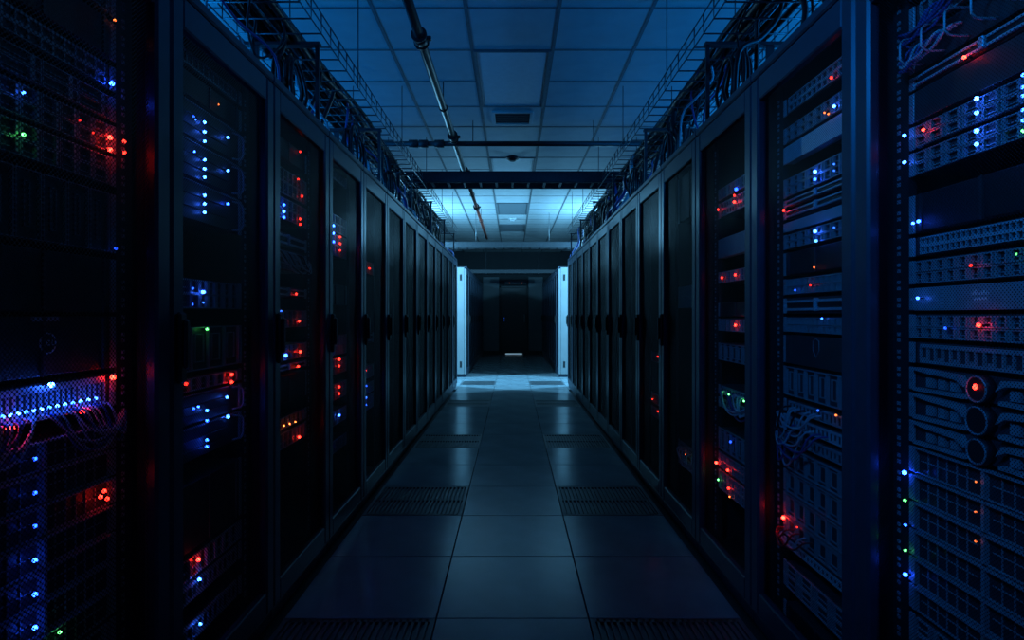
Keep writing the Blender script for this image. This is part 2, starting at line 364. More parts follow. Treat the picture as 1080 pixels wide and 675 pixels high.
for side, sn in ((-1, 'left'), (1, 'right')):
    for k in range(13):
        yc = RB + (k - 0.5) * RP
        o = place((proto_w if side > 0 else proto_h) if k < 3 else proto, RX, side, yc)
        o['label'] = '%s black mesh-door server cabinet in the front row on the %s' % (ORD[k], sn)
        o['group'] = 'server cabinets of the front row on the %s' % sn
        RACK[side * (k + 1)] = yc
        if side > 0 and k == 0:      # the latch of this door is not in view in the photograph
            for c in o.children_recursive:
                if c.name.startswith('handle'): bpy.data.objects.remove(c); break
    for k in range(9):
        yc = 11.6 + (k + 0.5) * RP
        o = place(proto, 0.90, side, yc)
        o['label'] = '%s cabinet of the far row beyond the cross aisle, %s side' % (('first' if k == 0 else ORD[k]), sn)
        o['group'] = 'cabinets of the far row on the %s' % sn
        if k == 0:
            ln = 0.359 * side
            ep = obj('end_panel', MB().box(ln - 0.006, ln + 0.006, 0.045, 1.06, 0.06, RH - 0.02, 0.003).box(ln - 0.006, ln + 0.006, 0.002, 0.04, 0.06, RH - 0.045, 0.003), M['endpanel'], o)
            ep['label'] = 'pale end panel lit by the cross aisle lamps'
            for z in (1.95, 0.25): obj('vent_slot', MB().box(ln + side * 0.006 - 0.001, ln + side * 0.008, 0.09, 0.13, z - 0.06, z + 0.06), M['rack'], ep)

# ------------------------------------------------------------------ rack equipment
XE = RX + EQ
UNITS = {}
def zpx(y, d): return H + (VY - y) * d / F
def chassis_mesh(h, depth=0.62):
    def fn():
        b = MB().box(-0.222, 0.222, 0.004, depth, 0.0015, h - 0.0015, 0.002)
        return b.mesh('chassis', M['chassis'])
    return cached(('ch', round(h, 4), depth), fn)
def ear_mesh(h, m):
    return cached(('ear', round(h, 4), m), lambda: MB().box(-0.0095, 0.0095, -0.002, 0.004, 0.002, h - 0.002, 0.001).box(-0.004, 0.004, -0.005, -0.002, h / 2 - 0.004, h / 2 + 0.004).mesh('ear', M[m]))
def bay_mesh(w, h, m, style):
    def fn():
        b = MB(); t = 0.003
        if style == 'caddy':      # open carrier with a lever
            b.box(0, w, -0.008, 0, 0, t).box(0, w, -0.008, 0, h - t, h).box(0, t, -0.008, 0, t, h - t).box(w - t, w, -0.008, 0, t, h - t)
            b.box(t, w - t, -0.004, 0, h * 0.36, h * 0.44).box(w * 0.7, w * 0.82, -0.010, 0, t, h - t)
        elif style == 'blade':    # mesh-fronted module with pull tab
            b.box(0, w, -0.006, 0, 0, t).box(0, w, -0.006, 0, h - t, h).box(0, 0.009, -0.012, 0, t, h - t).box(w - t, w, -0.006, 0, t, h - t)
            for q in range(1, 6): b.box(0.012 + q * w / 7, 0.014 + q * w / 7, -0.003, 0, t, h - t)
            b.box(0.02, w - 0.02, -0.003, 0, h * 0.5, h * 0.5 + 0.002)
        elif style == 'square':   # deep square module with inner frame
            b.box(0, w, -0.010, 0, 0, t).box(0, w, -0.010, 0, h - t, h).box(0, t, -0.010, 0, t, h - t).box(w - t, w, -0.010, 0, t, h - t)
            g = h * 0.18
            b.box(g, w - g, -0.005, 0, g, g + t).box(g, w - g, -0.005, 0, h - g, h - g + t).box(g, g + t, -0.005, 0, g, h - g).box(w - g, w - g + t, -0.005, 0, g, h - g)
        return b.mesh('drive_bay', M[m])
    return cached(('bay', round(w, 4), round(h, 4), m, style), fn)
def ports_mesh(h, rows, cols, m):
    def fn():
        b = MB(); W = 0.40; pw = W / cols; ph = (h - 0.010) / rows; t = pw * 0.16
        for r in range(rows):
            z = 0.005 + r * ph
            b.box(-0.2, 0.2, -0.006, 0, z, z + ph * 0.14).box(-0.2, 0.2, -0.006, 0, z + ph * 0.80, z + ph)
            for c in range(cols + 1):
                x = -0.2 + c * pw; b.box(x - t / 2, x + t / 2, -0.006, 0, z + ph * 0.14, z + ph * 0.80)
            for c in range(cols):   # notch of each socket
                if c % 2 == 0: x = -0.2 + c * pw; b.box(x + pw * 0.35, x + pw * 0.65, -0.004, 0, z + ph * 0.14, z + ph * 0.3)
        return b.mesh('port_block', M[m])
    return cached(('ports', round(h, 4), rows, cols, m), fn)
LOOK = dict(storage='%s drive-bay server', switch='%s network switch', blank='%s plain blank panel', blade='%s two-module server',
            bezel='%s server with round boss', grille='%s grille-fronted server', strips='%s switch with long strips', square='%s square-module unit', manager='%s ringed cable manager', handles='%s server with curved handles')
def unit(rk, kind, y0, y1, d, tone='dark', n=8, rows=1, m=None, name=None):
    side = 1 if rk > 0 else -1; zb, zt = zpx(y1, d), zpx(y0, d); h = zt - zb - 0.002
    cat = {'switch': 'network switch', 'strips': 'network switch', 'blank': 'blank panel', 'manager': 'cable manager'}.get(kind, 'server')
    o = thing({'network switch': 'network_switch', 'blank panel': 'blank_panel', 'cable manager': 'cable_manager', 'server': 'rack_server'}[cat], '', cat,
              (side * XE, RACK[rk], zb), -side * PI / 2, 'equipment in the %s cabinet on the %s' % (ORD[abs(rk) - 1], 'right' if side > 0 else 'left'))
    em = 'steel' if tone == 'dark' else 'silver'
    for x in (-0.232, 0.232): link('ear', ear_mesh(h, em), o, (x, 0, 0))
    m = m or em
    if kind not in ('blank', 'manager'): link('chassis', chassis_mesh(h), o)
    if kind == 'storage':
        bw = 0.43 / n; bh = (h - 0.006) / rows
        for r in range(rows):
            for c in range(n): link('drive_bay', bay_mesh(bw - 0.002, bh - 0.002, m, 'caddy'), o, (-0.215 + c * bw, 0.004, 0.003 + r * bh))
    elif kind == 'blade':
        for c in range(n): link('module', bay_mesh(0.44 / n - 0.002, h - 0.004, m, 'blade'), o, (-0.22 + c * 0.44 / n, 0.004, 0.002))
        obj('top_edge', MB().box(-0.22, 0.22, -0.010, 0.004, h - 0.004, h), M['steel'], o)
    elif kind == 'square':
        for c in range(n): link('module', bay_mesh(0.43 / n - 0.004, h - 0.006, m, 'square'), o, (-0.215 + c * 0.43 / n, 0.004, 0.003))
    elif kind == 'switch':
        stuff(link('port_block', ports_mesh(h, rows, n, m), o, (0, 0.004, 0)))
    elif kind == 'strips':
        for z in (0.2, 0.68): obj('trim_strip', MB().box(-0.215, -0.01, -0.006, 0.004, h * z, h * (z + 0.14)).box(0.01, 0.215, -0.006, 0.004, h * z, h * (z + 0.14)), M['silver'], o)
        stuff(obj('port_block', MB().box(-0.2, 0.2, -0.002, 0.004, h * 0.42, h * 0.6), M['black'], o))
        obj('centre_clip', MB().box(-0.008, 0.008, -0.01, 0.004, h * 0.15, h * 0.9, 0.002), M['silver'], o)
    elif kind == 'blank':
        obj('face_plate', MB().box(-0.222, 0.222, -0.002, 0.004, 0.001, h - 0.001, 0.001), M[m], o)
        obj('flange', MB().box(-0.222, 0.222, 0.004, 0.03, 0.001, 0.004).box(-0.222, 0.222, 0.004, 0.03, h - 0.004, h - 0.001), M[m], o)
    elif kind == 'grille':
        obj('grille', MB().box(-0.215, 0.215, -0.004, 0.004, 0.003, h - 0.003, 0.002), M['finemesh'], o)
        for x in (-0.19, 0.0, 0.19): obj('pillar_trim', MB().box(x - 0.004, x + 0.004, -0.009, -0.004, 0.003, h - 0.003), M['chassis'], o)
    elif kind == 'handles':
        for q in range(3):
            z = 0.004 + q * (h - 0.008) / 3; obj('slot_cover', MB().box(-0.2, 0.13, -0.004, 0.004, z + 0.002, z + (h - 0.008) / 3 - 0.002, 0.001), M['chassis'], o)
        for x, s in ((0.195, 1), (-0.205, -1)):
            obj('handle', MB().tube(smooth_path([(x - 0.02 * s, 0.002, h * 0.1), (x + 0.012 * s, -0.018, h * 0.16), (x + 0.016 * s, -0.022, h * 0.5), (x + 0.012 * s, -0.018, h * 0.84), (x - 0.02 * s, 0.002, h * 0.9)], 3), 0.004, 5), M['steel'], o)
        obj('top_edge', MB().box(-0.22, 0.22, -0.005, 0.004, h - 0.003, h), M['steel'], o)
    elif kind == 'bezel':
        for s in (-1, 1):
            pl = [(s * 0.045, h * 0.5), (s * 0.06, h * 0.9), (s * 0.16, h * 0.98), (s * 0.215, h * 0.98), (s * 0.215, h * 0.9), (s * 0.165, h * 0.8), (s * 0.07, h * 0.72)]
            obj('bezel_wing', MB().prism(pl if s > 0 else pl[::-1], -0.014, 0.004), M['steel'], o)
            pl = [(s * 0.045, h * 0.05), (s * 0.215, h * 0.02), (s * 0.215, h * 0.16), (s * 0.05, h * 0.2)]
            obj('bezel_wing', MB().prism(pl if s > 0 else pl[::-1], -0.010, 0.004), M['steel'], o)
            stuff(obj('port_block', MB().box(s * 0.07, s * 0.095, -0.004, 0.004, h * 0.25, h * 0.62).box(s * 0.11, s * 0.135, -0.004, 0.004, h * 0.25, h * 0.62).box(s * 0.15, s * 0.175, -0.004, 0.004, h * 0.25, h * 0.62), M['steel'], o))
        bs = obj('boss', MB().disc((0, 0.004, h * 0.5), (0, -1, 0), min(0.038, h * 0.5), 0.022, 24), M['black'], o)
        rr = min(0.034, h * 0.45)
        obj('boss_ring', MB().tube([(rr * math.cos(t * PI / 12), -0.018, h * 0.5 + rr * math.sin(t * PI / 12)) for t in range(24)], 0.0025, 5, closed=True), M['steel'], bs)
    elif kind == 'manager':
        obj('face_plate', MB().box(-0.222, 0.222, 0, 0.004, 0.001, h - 0.001), M['chassis'], o)
        for q in range(6):
            x = -0.19 + q * 0.076
            obj('cable_ring', MB().tube(smooth_path([(x, 0.002, h * 0.12), (x, -0.05, h * 0.14), (x, -0.058, h * 0.5), (x, -0.05, h * 0.86), (x, 0.002, h * 0.88)], 3), 0.003, 5), M['steel'], o)
    o['_lk'] = LOOK[kind] % {'dark': 'dark', 'pale': 'pale'}[tone]
    UNITS.setdefault(rk, []).append((zb, zt, o, [])); return o

D1, DR2, DL2, DL3, DL4, DL5, DR3, DR4, DR5 = 1.52, 2.243, 1.97, 2.709, 3.496, 4.24, 2.78, 3.42, 4.24
# nearest right cabinet
for a in (('switch', -30, 2, 'dark', 12, 2), ('switch', 8, 42, 'dark', 12, 2), ('manager', 46, 80, 'dark'), ('strips', 82, 98, 'dark'), ('blank', 99, 132, 'dark', 8, 1, 'chassis'),
          ('storage', 134, 160, 'dark', 8, 2), ('storage', 161, 188, 'dark', 8, 2), ('grille', 206, 248, 'dark'), ('switch', 250, 272, 'pale', 24, 2), ('storage', 274, 301, 'dark', 12, 2),
          ('blank', 303, 328, 'dark', 8, 1, 'steel'), ('storage', 330, 357, 'dark', 12, 2), ('switch', 359, 383, 'dark', 16, 1), ('bezel', 385, 411, 'dark'), ('bezel', 412, 440, 'dark'), ('bezel', 441, 466, 'dark'),
          ('blade', 468, 497, 'dark', 2), ('blade', 497, 526, 'dark', 2), ('blade', 526, 555, 'dark', 2), ('blade', 555, 584, 'dark', 2), ('blade', 584, 613, 'dark', 2), ('blade', 613, 640, 'dark', 2),
          ('storage', 643, 680, 'dark', 6, 2), ('storage', 682, 722, 'dark', 6, 2)):
    k, y0, y1, tone = a[:4]; unit(1, k, y0, y1, D1, tone, *a[4:])
for a in (('switch', 107, 126, 'dark', 12, 2), ('storage', 137, 155, 'dark', 8, 2), ('blank', 157, 176, 'pale'), ('storage', 190, 211, 'dark', 8, 2), ('strips', 212, 222, 'dark'), ('strips', 223, 234, 'dark'),
          ('blank', 236, 247, 'pale'), ('storage', 248, 265, 'dark', 8, 2), ('grille', 267, 292, 'dark'), ('storage', 294, 312, 'dark', 12, 2), ('strips', 314, 331, 'pale'), ('storage', 333, 350, 'dark', 12, 2),
          ('blank', 352, 382, 'dark', 8, 1, 'chassis'), ('square', 384, 415, 'dark', 6), ('switch', 418, 432, 'dark', 16, 1), ('switch', 434, 448, 'pale', 16, 1), ('switch', 450, 464, 'dark', 16, 1),
          ('square', 467, 491, 'dark', 6), ('square', 491, 515, 'dark', 6), ('square', 515, 539, 'dark', 6), ('square', 539, 560, 'dark', 6), ('switch', 562, 573, 'pale', 16, 1), ('storage', 586, 614, 'dark', 4, 2), ('grille', 628, 650, 'dark')):
    k, y0, y1, tone = a[:4]; unit(2, k, y0, y1, DR2, tone, *a[4:])
for a in (('storage', 192, 206, 'dark', 8, 1), ('switch', 208, 226, 'dark', 12, 2), ('blank', 248, 270, 'dark'), ('storage', 284, 298, 'dark', 8, 1), ('grille', 318, 334, 'dark'), ('storage', 335, 350, 'dark', 8, 1),
          ('square', 362, 382, 'dark', 6), ('switch', 408, 420, 'dark', 12, 1), ('switch', 422, 434, 'dark', 12, 1), ('square', 455, 480, 'dark', 6), ('storage', 482, 500, 'dark', 8, 2), ('storage', 502, 524, 'dark', 8, 2)):
    k, y0, y1, tone = a[:4]; unit(3, k, y0, y1, DR3, tone, *a[4:])
for a in (('grille', 180, 230, 'dark'), ('storage', 300, 325, 'dark', 8, 2), ('switch', 470, 484, 'dark', 12, 1), ('switch', 485, 498, 'dark', 12, 1)):
    k, y0, y1, tone = a[:4]; unit(4, k, y0, y1, DR4, tone, *a[4:])
for a in (('storage', 370, 382, 'dark', 8, 1), ('storage', 414, 426, 'dark', 8, 1), ('storage', 428, 440, 'dark', 8, 1)):
    k, y0, y1, tone = a[:4]; unit(5, k, y0, y1, DR5, tone, *a[4:])
# left side
for a in (('storage', -20, 20, 'dark', 8, 2), ('grille', 24, 66, 'dark'), ('switch', 70, 98, 'dark', 12, 2), ('storage', 102, 130, 'dark', 4, 2), ('storage', 132, 164, 'dark', 8, 2), ('storage', 165, 198, 'dark', 8, 2), ('square', 204, 268, 'dark', 6), ('grille', 272, 330, 'dark'),
          ('grille', 332, 388, 'dark'), ('switch', 392, 428, 'pale', 24, 1), ('blade', 444, 472, 'dark', 2), ('blade', 472, 501, 'dark', 2), ('blade', 501, 530, 'dark', 2), ('blade', 530, 559, 'dark', 2), ('blade', 559, 588, 'dark', 2), ('blade', 588, 617, 'dark', 2), ('blade', 617, 646, 'dark', 2), ('storage', 648, 690, 'dark', 6, 2)):
    k, y0, y1, tone = a[:4]; unit(-1, k, y0, y1, D1, tone, *a[4:])
for a in (('switch', 66, 84, 'dark', 12, 1), ('grille', 88, 114, 'dark'), ('handles', 117, 155, 'dark'), ('handles', 156, 195, 'dark'), ('handles', 196, 238, 'dark'), ('storage', 294, 326, 'dark', 8, 2), ('square', 343, 390, 'dark', 4), ('storage', 394, 410, 'dark', 8, 1),
          ('handles', 412, 444, 'dark'), ('handles', 445, 480, 'dark'), ('grille', 500, 570, 'dark'), ('storage', 574, 598, 'dark', 8, 1), ('switch', 600, 622, 'dark', 12, 1), ('switch', 640, 664, 'dark', 12, 1)):
    k, y0, y1, tone = a[:4]; unit(-2, k, y0, y1, DL2, tone, *a[4:])
for a in (('grille', 150, 172, 'dark'), ('storage', 180, 208, 'dark', 8, 2), ('storage', 210, 234, 'dark', 8, 2), ('strips', 246, 262, 'dark'), ('switch', 264, 274, 'dark', 16, 1), ('switch', 276, 286, 'dark', 16, 1), ('strips', 302, 314, 'pale'), ('storage', 326, 346, 'dark', 8, 2),
          ('storage', 362, 380, 'dark', 8, 2), ('strips', 382, 391, 'pale'), ('grille', 394, 424, 'dark'), ('storage', 436, 450, 'dark', 8, 1), ('storage', 452, 470, 'dark', 8, 1)):
    k, y0, y1, tone = a[:4]; unit(-3, k, y0, y1, DL3, tone, *a[4:])
for a in (('switch', 182, 194, 'dark', 12, 1), ('storage', 228, 247, 'dark', 8, 2), ('storage', 248, 272, 'dark', 8, 2), ('grille', 300, 322, 'dark'), ('storage', 352, 374, 'dark', 8, 2), ('storage', 376, 394, 'dark', 8, 2), ('storage', 402, 420, 'dark', 8, 2), ('storage', 430, 446, 'dark', 8, 1), ('storage', 460, 474, 'dark', 8, 1)):
    k, y0, y1, tone = a[:4]; unit(-4, k, y0, y1, DL4, tone, *a[4:])
for a in (('storage', 276, 290, 'dark', 8, 1), ('strips', 350, 362, 'pale'), ('storage', 384, 398, 'dark', 8, 1), ('storage', 402, 414, 'dark', 8, 1), ('storage', 415, 431, 'dark', 8, 1)):
    k, y0, y1, tone = a[:4]; unit(-5, k, y0, y1, DL5, tone, *a[4:])

# lights on the equipment: (pixel x, pixel y, colour, radius in mm, strength)
LEDS = {1: [(1016, 62, 'R', 3.5, 30), (973, 137, 'R', 3, 26), (1029, 104, 'W', 4, 40), (1029, 119, 'W', 3.5, 26), (1029, 138, 'W', 4, 32), (1029, 152, 'W', 3.5, 26), (953, 143, 'W', 3.5, 26), (953, 171, 'W', 3.5, 24),
            (1078, 79, 'W', 3, 10), (1078, 92, 'W', 3, 10), (1078, 101, 'W', 3, 10), (1078, 116, 'W', 3, 10), (1078, 127, 'W', 3, 10), (1078, 138, 'G', 3, 6),
            (962, 235.5, 'W', 3, 22), (968, 233.5, 'B', 3.5, 30), (1023, 280, 'R', 2.5, 6), (1071, 268, 'G', 2, 3), (967, 314.5, 'W', 3, 16), (1031, 343, 'R', 3.5, 22), (996, 346, 'B', 2.5, 5), (1029, 408, 'R', 6, 16),
            (953, 498, 'B', 4.5, 48), (953.5, 527, 'G', 3, 6), (954, 554, 'B', 3, 14), (954, 580.5, 'G', 3, 6), (954, 606, 'B', 4, 36), (1028, 508, 'O', 2, 2), (1028, 540, 'O', 2, 2), (1028, 571, 'O', 2, 2)],
        2: [(876, 82, 'R', 3.5, 10), (879, 112, 'W', 4, 30), (869, 119, 'O', 2.5, 4), (873, 122, 'O', 2.5, 4), (859, 181, 'W', 4.5, 34), (859, 189, 'B', 4, 20), (879, 173, 'W', 2.5, 5), (879, 180, 'W', 2.5, 4), (826, 221, 'R', 3.5, 18), (859, 244, 'W', 4.5, 32), (860, 254, 'W', 4, 18), (879, 240, 'W', 2.5, 4),
            (858, 282, 'O', 2.5, 4), (854, 301, 'R', 2.5, 4), (838, 306, 'B', 3, 5), (866, 336, 'W', 3, 8), (862, 433, 'W', 3, 3), (881, 437, 'O', 3, 4), (825.5, 546, 'R', 5.5, 36), (840, 556, 'R', 2.5, 6)],
        3: [(757, 221, 'R', 4, 10), (774, 213, 'R', 5, 16), (774, 206, 'R', 4, 8), (776, 201, 'B', 6, 10), (761, 293, 'R', 4, 12), (775, 290, 'R', 4, 16), (775, 343, 'R', 4.5, 22), (762, 414, 'G', 3.5, 10), (768, 416, 'G', 3.5, 10), (784, 423, 'G', 3.5, 10),
            (755, 488, 'R', 6, 26), (767, 496, 'R', 5, 18), (757, 506, 'G', 4, 8), (768, 515, 'R', 5, 12), (770, 466, 'B', 5, 4), (769, 524, 'O', 3, 6)],
        4: [(722, 479, 'O', 3.5, 4), (731, 481, 'G', 3.5, 6), (721, 489, 'G', 3, 3), (730, 493, 'O', 3, 4)],
        5: [(693.5, 376, 'R', 4, 8), (688, 421, 'R', 4, 8), (693.5, 434, 'R', 4, 8)],
        -1: [(122, 18, 'O', 2.5, 6), (119, 88, 'B', 4.5, 44), (26, 98, 'W', 3, 14), (26, 142, 'G', 3, 10), (117, 145, 'R', 4.5, 30), (117, 160, 'R', 4.5, 26), (132, 149, 'R', 3.5, 12), (132, 161, 'R', 3.5, 12), (99, 140, 'R', 2, 4), (85, 127, 'R', 2, 3),
             (55, 406, 'W', 5, 60), (120, 398, 'R', 5, 30), (12, 452, 'R', 6, 22), (88, 434, 'R', 5, 16), (111, 518, 'R', 4, 14), (107, 524, 'R', 4, 14), (114, 526, 'R', 4, 10), (38, 484, 'B', 3.5, 10), (38, 520, 'B', 3.5, 10), (38, 555, 'B', 3.5, 10), (38, 591, 'B', 4, 24), (38, 627, 'B', 4, 22), (38, 662, 'B', 4, 30), (64, 667, 'G', 3, 8), (123, 262, 'B', 3, 3)]
            + [(4 + q * 8.2, 439.5 - q * 1.64, 'W' if q % 3 else 'B', 3.0, 34) for q in range(13)],
        -2: [(216.5, y, 'W', 4, 34) for y in (129, 139, 149, 168.5, 178, 187, 206, 215, 224)] + [(241, 145, 'W', 4, 28), (241, 180, 'W', 4, 28), (241, 215, 'B', 4, 28), (205, 123, 'B', 2.5, 10), (206, 160, 'W', 3, 14), (207, 126, 'W', 2, 8),
             (215, 308, 'W', 5, 34), (204, 304, 'B', 2.5, 10), (204, 321, 'B', 2.5, 8), (215, 319, 'W', 2.5, 6), (219, 347, 'G', 3.5, 10), (245, 395, 'R', 4.5, 20), (245, 403, 'R', 4.5, 18), (197, 405, 'R', 4.5, 8), (219, 433, 'W', 4, 28), (219, 445, 'B', 4, 24), (219, 464, 'B', 4, 24), (219, 471, 'B', 4, 24), (240, 419, 'W', 4, 28), (241, 438, 'W', 5, 30), (191, 455, 'B', 4, 28), (210, 429, 'W', 3, 16), (205, 431, 'B', 3, 14),
             (210, 590, 'R', 5, 34), (211, 611, 'W', 4.5, 30), (212, 658, 'W', 4, 28), (231, 110, 'O', 2.5, 4)],
        -3: [(300, 216, 'B', 5, 22), (300, 223, 'W', 5, 26), (300, 230, 'B', 5, 22), (294, 222, 'B', 4, 8), (317, 231, 'R', 4, 10), (317, 239, 'R', 4, 8), (317, 160, 'R', 3.5, 8), (315, 189, 'R', 3.5, 8), (319, 207, 'R', 5, 6), (313, 310, 'R', 4, 14), (316, 339, 'R', 4, 18), (302, 375, 'W', 6, 26), (317, 371, 'R', 5, 26), (315, 386.5, 'R', 4.5, 18), (300, 449, 'O', 3, 14), (306, 447, 'O', 3, 14), (312, 445, 'O', 3, 12), (316, 461, 'R', 5, 26), (297, 328, 'W', 3, 6)],
        -4: [(352, 238, 'W', 6, 24), (352, 246, 'W', 6, 24), (352, 255, 'B', 6, 22), (359, 250, 'R', 5, 12), (359, 257, 'R', 5, 14), (359, 264, 'R', 4, 10), (350, 192, 'R', 4, 4), (350, 364, 'B', 5, 18), (350, 370, 'W', 5, 14), (358, 379, 'R', 6, 18), (358, 386, 'R', 5, 12), (358, 408, 'R', 5, 16), (358, 415, 'R', 5, 12), (358, 438, 'W', 6, 22), (350, 464, 'B', 5, 12)],
        -5: [(390, 283, 'R', 5, 10), (386, 355, 'O', 4, 5), (386, 391, 'R', 5, 10), (386, 407, 'B', 6, 14), (386, 419, 'W', 6, 18), (386, 427, 'B', 6, 16)]}
CN = dict(B='blue', W='blue-white', R='red', O='amber', G='green')
led_me = {}
def led_mesh(c, r, s):
    k = (c, r, s)
    if k not in led_me:
        rr = r / 1000
        b = MB().tube([(0, 0.8 * rr, 0), (0, 0.4 * rr, 0), (0, 0.0, 0), (0, -0.5 * rr, 0), (0, -0.85 * rr, 0), (0, -rr, 0)], [0.6 * rr, 0.92 * rr, rr, 0.86 * rr, 0.5 * rr, 0.1 * rr], 10)
        n = len(b.f); b.tube([(0, 0.018, 0), (0, 0.7 * rr, 0)], 0.55 * rr, 6)
        me = b.mesh('status_light', led_mat(c, s)); me.materials.append(M['black'])
        for i, p in enumerate(me.polygons): p.material_index = 1 if i >= n else 0
        led_me[k] = me
    return led_me[k]
for rk, lst in LEDS.items():
    side = 1 if rk > 0 else -1
    for (px, py, c, r, s) in lst:
        d = F * (XE - 0.017) / abs(px - VX); z = zpx(py, d)
        best = min(UNITS[rk], key=lambda u: 0 if u[0] <= z <= u[1] else min(abs(z - u[0]), abs(z - u[1])))
        z = min(max(z, best[0] + 0.004), best[1] - 0.004)
        lx = (RACK[rk] - d) * side
        o = link('status_light', led_mesh(c, round(r * 1.22, 2), s * 1.05), best[2], (lx, -0.015, z - best[0]))
        best[3].append(c)
UORD = ['uppermost', 'second', 'third', 'fourth', 'fifth', 'sixth', 'seventh', 'eighth', 'ninth', 'tenth', 'eleventh', 'twelfth', 'thirteenth', 'fourteenth', 'fifteenth', 'sixteenth', 'seventeenth', 'eighteenth', 'nineteenth', 'twentieth', 'twenty-first', 'twenty-second', 'twenty-third', 'twenty-fourth']
for rk, us in UNITS.items():
    us.sort(key=lambda u: -u[0])
    for i, u in enumerate(us):
        lk = u[2]['_lk']; del u[2]['_lk']
        cs = [CN[c] for c in dict.fromkeys(u[3])][:2]
        u[2]['label'] = '%s%s, %s unit in %s %s cabinet' % (lk, (' with ' + ' and '.join(cs) + ' lights') if cs else '', UORD[i], ORD[abs(rk) - 1], 'right' if rk > 0 else 'left')
def find(rk, y, d):
    z = zpx(y, d); return min(UNITS[rk], key=lambda u: abs((u[0] + u[1]) / 2 - z))[2]
# emblem on the plain panel of the nearest right cabinet: bars over a short word
u = find(1, 315, D1); hh = 0.06
em = MB()
for i, hgt in enumerate((0.4, 0.7, 1.0, 0.7, 0.4, 0.7, 1.0, 0.7, 0.4)): em.box(-0.034 + i * 0.0058, -0.0315 + i * 0.0058, -0.0028, -0.001, 0.034, 0.034 + 0.011 * hgt)
for i in range(5): em.box(-0.026 + i * 0.0075, -0.0215 + i * 0.0075, -0.0028, -0.001, 0.022, 0.028)
obj('emblem', em, M['mark'], u)
# round badge on the left cabinet's grille server
u = find(-1, 360, D1); zz = zpx(362, F * XE / (VX - 48)) - u.location.z; lx = F * XE / (VX - 48) - RACK[-1]
ring = obj('round_badge', MB().tube([(lx + 0.022 * math.cos(t * PI / 12), -0.005, zz + 0.022 * math.sin(t * PI / 12)) for t in range(24)], 0.0016, 5, closed=True), M['silver'], u)
tx = bpy.data.curves.new('badge_text', 'FONT'); tx.body = 'DELL'; tx.size = 0.017; tx.extrude = 0.0006; tx.align_x = 'CENTER'; tx.align_y = 'CENTER'
to = bpy.data.objects.new('badge_text', tx); COL.objects.link(to); to.location = (lx, -0.005, zz); to.rotation_euler = (PI / 2, 0, 0)
bpy.context.view_layer.update()
me = bpy.data.meshes.new_from_object(to); bpy.data.objects.remove(to); me.materials.clear(); me.materials.append(M['silver'])
lt = link('badge_lettering', me, ring, (lx, -0.005, zz)); lt.rotation_euler = (PI / 2, 0, 0)
obj('pale_tab', MB().box(lx - 0.045, lx + 0.03, -0.008, -0.003, zz + 0.048, zz + 0.058, 0.001), M['steel'], u)
# shield mark on the plain panel of the second right cabinet
u = find(2, 367, DR2)
obj('shield_mark', MB().tube([(-0.02, -0.003, 0.09), (-0.02, -0.003, 0.06), (0, -0.003, 0.035), (0.02, -0.003, 0.06), (0.02, -0.003, 0.09), (0, -0.003, 0.1)], 0.0015, 4, closed=True), M['steel'], u)

# ------------------------------------------------------------------ patch cables on the equipment
def cab(pts, r, m, label, group, k=5):
    o = obj('patch_cable', MB().tube(smooth_path(pts, k), r, 6), M[m]); return tag(o, label, 'cable', group)
def patch(rk, y, d, n, x0, x1, xe, sag, m, label, group, r=0.003, out=0.045):
    side = 1 if rk > 0 else -1; z = zpx(y, d)
    W = lambda lx, ly, lz: (side * (XE + ly), RACK[rk] - side * lx, lz)
    for i in range(n):
        lx = x0 + (x1 - x0) * (i + 0.5) / n; s = sag * random.uniform(0.6, 1.15); o_ = -min(out * random.uniform(0.6, 1), 0.05)
        e = xe + random.uniform(-0.01, 0.01)
        mm = m if isinstance(m, str) else random.choice(m)
        cab([W(lx, -0.004, z), W(lx + (e - lx) * 0.06, o_ * 0.8, z - s * 0.12), W(lx + (e - lx) * 0.3, o_, z - s * 0.85), W(lx + (e - lx) * 0.65, o_, z - s * random.uniform(0.8, 1.1)), W(e, o_ * 0.5, z - s * random.uniform(0.35, 0.7)), W(e + 0.004, 0.0, z - s * 0.5 - 0.02 * random.random())], r, mm, label, group)
patch(-1, 421, D1, 12, -0.02, 0.19, 0.25, 0.10, ['cablegrey', 'cableblue'], 'thin patch cable looping right below the lit switch in the nearest left cabinet', 'patch cables right of the nearest left switch')
patch(-1, 421, D1, 9, -0.16, -0.03, -0.22, 0.085, ['cablegrey', 'cableblue'], 'thin patch cable looping below the lit switch toward the frame edge, nearest left cabinet', 'patch cables left of the nearest left switch')
patch(1, 60, D1, 9, -0.05, -0.2, -0.245, 0.045, ['cableblue', 'cablegrey'], 'blue patch cable bundled at the cable manager in the nearest right cabinet', 'patch cables at the right cable manager', 0.0035)
patch(1, 30, D1, 7, 0.02, -0.14, -0.24, 0.06, ['cableblue'], 'blue patch cable hanging from the upper switch in the nearest right cabinet', 'patch cables of the upper right switch', 0.0035)
patch(2, 425, DR2, 7, 0.06, -0.2, -0.25, 0.10, ['cablegrey', 'cable'], 'patch cable hanging from the middle switches in the second right cabinet', 'patch cables in the second right cabinet', 0.0035)
patch(2, 442, DR2, 6, 0.1, -0.16, -0.255, 0.12, ['cablegrey', 'cableblue'], 'patch cable looping from the pale switch in the second right cabinet', 'patch cables of the pale switch', 0.0035)
patch(2, 548, DR2, 4, 0.0, -0.17, -0.245, 0.06, ['cablered', 'cablegrey'], 'reddish cable low in the second right cabinet beside the red light', 'red cables low in the second right cabinet', 0.0035)
patch(-3, 268, DL3, 12, -0.2, 0.14, 0.24, 0.08, ['cablegrey', 'cable'], 'grey patch cable arching below the switches in the third left cabinet', 'patch cables in the third left cabinet', 0.004)
